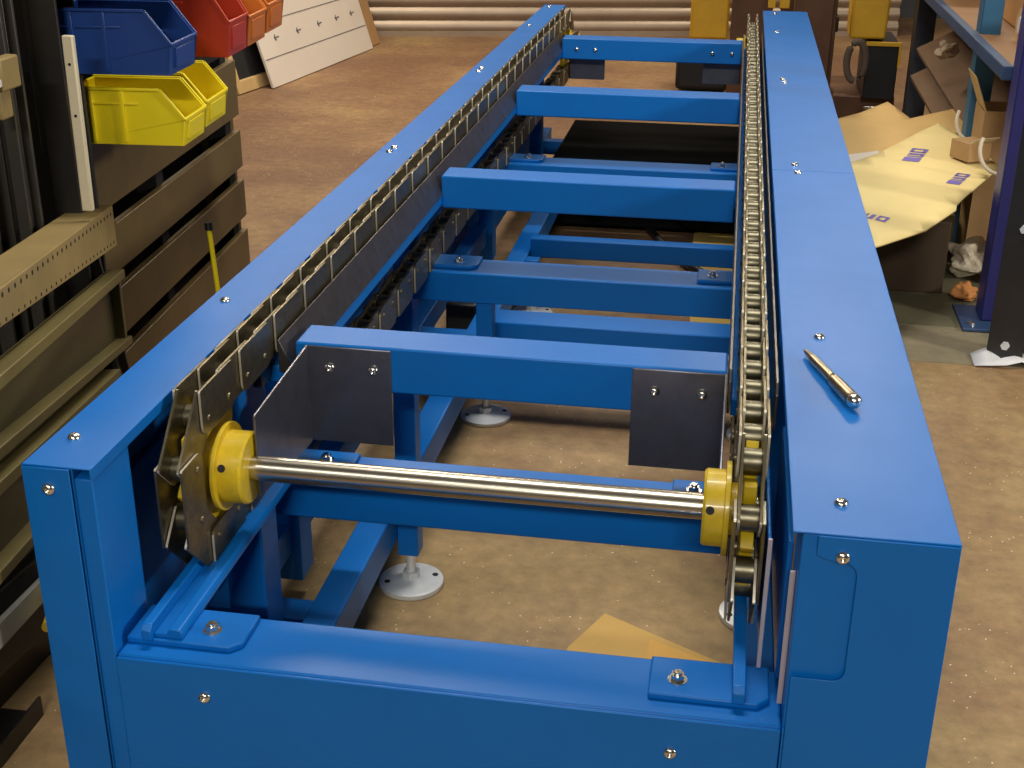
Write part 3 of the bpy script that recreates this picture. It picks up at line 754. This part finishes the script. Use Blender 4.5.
bs = sheet('cardboard_sheet', big, zs1, CARDP, 'large pale yellow cardboard sheet with blue printed patches, resting on the dark carton')
VIO = mat('violet_print', (.16, .12, .42), .7)
def patch(x, y, L_, W_, a_):
    ca, sa = math.cos(a_), math.sin(a_); mb = MB()
    for (u0, u1, v0, v1) in ((0, .3, 0, 1), (.36, .42, .1, .95), (.36, .62, 0, .18), (.5, .62, .1, .95), (.7, 1, .0, .25), (.7, .78, .1, .9), (.7, 1, .8, 1.0), (.92, 1, .1, .9)):
        q = []
        for u, v in ((u0, v0), (u1, v0), (u1, v1), (u0, v1)):
            px = x+ca*u*L_-sa*v*W_; py = y+sa*u*L_+ca*v*W_; q.append((px, py, zs1(px, py)+.0062))
        mb._add(q, [(0, 1, 2, 3)])
    mb.build('printed_mark', VIO, bs)
patch(1.195, 2.53, .13, .045, 1.25); patch(1.275, 2.33, .10, .035, 1.15); patch(.99, 2.10, .09, .03, -.5)
def zs2(x, y): return .235+.04*(y-2.3)+.05*(x-1.0)
m2 = [(.90, 2.28), (1.10, 2.58), (1.20, 2.75), (1.24, 2.95), (1.30, 2.98), (1.33, 3.02), (1.42, 3.05), (1.52, 3.20), (1.55, 3.42), (1.42, 3.36), (1.25, 3.22), (1.20, 3.45), (1.10, 3.30), (1.02, 3.22), (.93, 3.25), (.88, 3.2)]
s2 = sheet('cardboard_sheet', m2, zs2, mat('tan_cardboard', (.68, .44, .16), .75, 0, .1, 5), 'torn tan cardboard sheet with a white sticker, lying behind and under the large pale one')
MB().prism([(1.03, 2.70, zs2(1.03, 2.7)+.0055), (1.12, 2.74, zs2(1.12, 2.74)+.0055), (1.12, 2.83, zs2(1.12, 2.83)+.0055), (1.03, 2.79, zs2(1.03, 2.79)+.0055)], (0, 0, .001)).build('sticker', WH, s2)
# supports: a dark crate further back holds up the second sheet
mb = MB(); mb.box(.97, 1.30, 2.95, 3.35, .0035, .232)
tag(mb.build('crate', mat('crate_brown', (.06, .045, .03), .7, 0, .2, 6), None, .003, at=(1.1, 3.1, .0035)), 'low dark crate carrying the far edge of the torn tan sheet', 'crate')
# open carton and packing between the uprights
T = thing('open_carton', 'open tan cardboard carton with raised flap, right of the slanting boards', 'box', (1.45, 2.75, .0035))
mb = MB(); mb.box(1.36, 1.62, 2.60, 2.605, .0035, .44); mb.box(1.36, 1.62, 2.745, 2.75, .0035, .44); mb.box(1.36, 1.365, 2.605, 2.745, .0035, .44); mb.box(1.615, 1.62, 2.605, 2.745, .0035, .44); mb.box(1.36, 1.62, 2.6, 2.75, .0035, .009)
mb.build('carton_body', CAR, T, .001)
MB().hexa([(1.362, 2.60, .44), (1.365, 2.60, .44), (1.365, 2.745, .44), (1.362, 2.745, .44)], [(1.325, 2.61, .53), (1.328, 2.61, .53), (1.328, 2.745, .53), (1.325, 2.745, .53)]).build('flap', mat('flap_card', (.55, .36, .15), .75), T, .0005)
crumple('packing_scrap', (1.36, 2.50, .0035), .06, PAP, 'crumpled cream packing paper on the floor behind the blue upright', 'packing', 3, .8)
crumple('packing_scrap', (1.37, 3.45, .44), .035, mat('grey_rag', (.40, .30, .20), .8), 'grey crumpled bag lodged under the far part of the shelf', 'packing', 9, .8)
crumple('rag', (1.32, 2.30, .0035), .03, mat('orange_rag', (.55, .22, .06), .8), 'small orange rag on the floor beside the dark carton', 'rag', 11, .8)
def carton(x, y, z, w_, d_, h_, rz, m_, m2_, lb):
    Mx = Matrix.Translation((x, y, z)) @ Matrix.Rotation(rz, 4, 'Z'); T = thing('small_carton', lb, 'box', (x, y, z))
    MB(Mx).box(-w_/2, w_/2, -d_/2, d_/2, 0, h_).build('carton_body', m_, T, .002)
    MB(Mx).hexa([(-w_/2, -d_/2, h_), (w_/2, -d_/2, h_), (w_/2, -d_/2+.003, h_), (-w_/2, -d_/2+.003, h_)],
                [(-w_/2, -d_/2-.03, h_+.02), (w_/2, -d_/2-.03, h_+.02), (w_/2, -d_/2-.027, h_+.02), (-w_/2, -d_/2-.027, h_+.02)]).build('flap', m2_, T)
carton(1.33, 2.56, zs1(1.33, 2.56)+.009, .07, .08, .05, .5, CAR, PAP, 'small brown carton with pale flap on the right corner of the pale cardboard sheet')
carton(1.475, 2.44, .0035, .09, .08, .36, .9, PAP, WH, 'white carton half hidden by the dark blue upright')
for i, (cx, cy, cz, r, lab) in enumerate(((1.345, 2.66, .40, .05, 'pale curved strap beside the raised carton flap'), (1.375, 2.40, .38, .055, 'pale curved strap nearest the dark blue upright'))):
    mb = MB(); mb.tube([(cx+r*math.cos(t)*.9, cy+r*.5*math.sin(t), cz+r*math.sin(t)) for t in [math.radians(150+k*12) for k in range(15)]], .005, 8)
    tag(mb.build('strap', PAP, None, at=(cx, cy, cz)), lab, 'strap')
# low green box on the floor under the racking
mb = MB(); mb.box(1.278, 1.342, 2.70, 2.93, .0035, .12)
tag(mb.build('metal_box', mat('olive_box', (.20, .15, .05), .6, 0, .2, 8), None, .003, at=(1.4, 2.8, .0035)), 'low olive box on the floor between the dark carton and the blue upright', 'box')
# black channel post in the foreground right, paper at its foot
T = thing('channel_post', 'tall black steel channel post standing in front of the racking at the right edge', 'post', (1.36, 1.91, .002))
mb = MB(); c = [(1.315, 1.90), (1.39, 1.87), (1.392, 1.876), (1.322, 1.905), (1.34, 1.95), (1.41, 1.922), (1.413, 1.928), (1.336, 1.958)]
mb.prism([(x, y, .002) for x, y in c], (0.0, 0, 1.6)); mb.build('channel', mat('black_paint', (.035, .032, .028), .4, .3, .3, 9), T, .001)
for z in (.02, .30, .50): MB().cyl((1.352, 1.884, z+.02), (1.349, 1.876, z+.02), .010, 6).build('bolt', FOOTM, T)
mb = MB(); rr = random.Random(4)
g_ = [[(1.28+.035*i, 1.83+.025*j+.01*rr.random(), .004+.018*rr.random()*(1 if 0 < i < 4 else .3)) for i in range(5)] for j in range(4)]
vs = [p for r_ in g_ for p in r_]
mb._add(vs, [(j*5+i, j*5+i+1, j*5+5+i+1, j*5+5+i) for j in range(3) for i in range(4)], 0, False)
tag(mb.build('paper_sheet', mat('white_paper', (.75, .74, .72), .7), None, at=(1.35, 1.86, .003), solid=.001), 'crumpled white paper under the foot of the black channel post', 'paper')
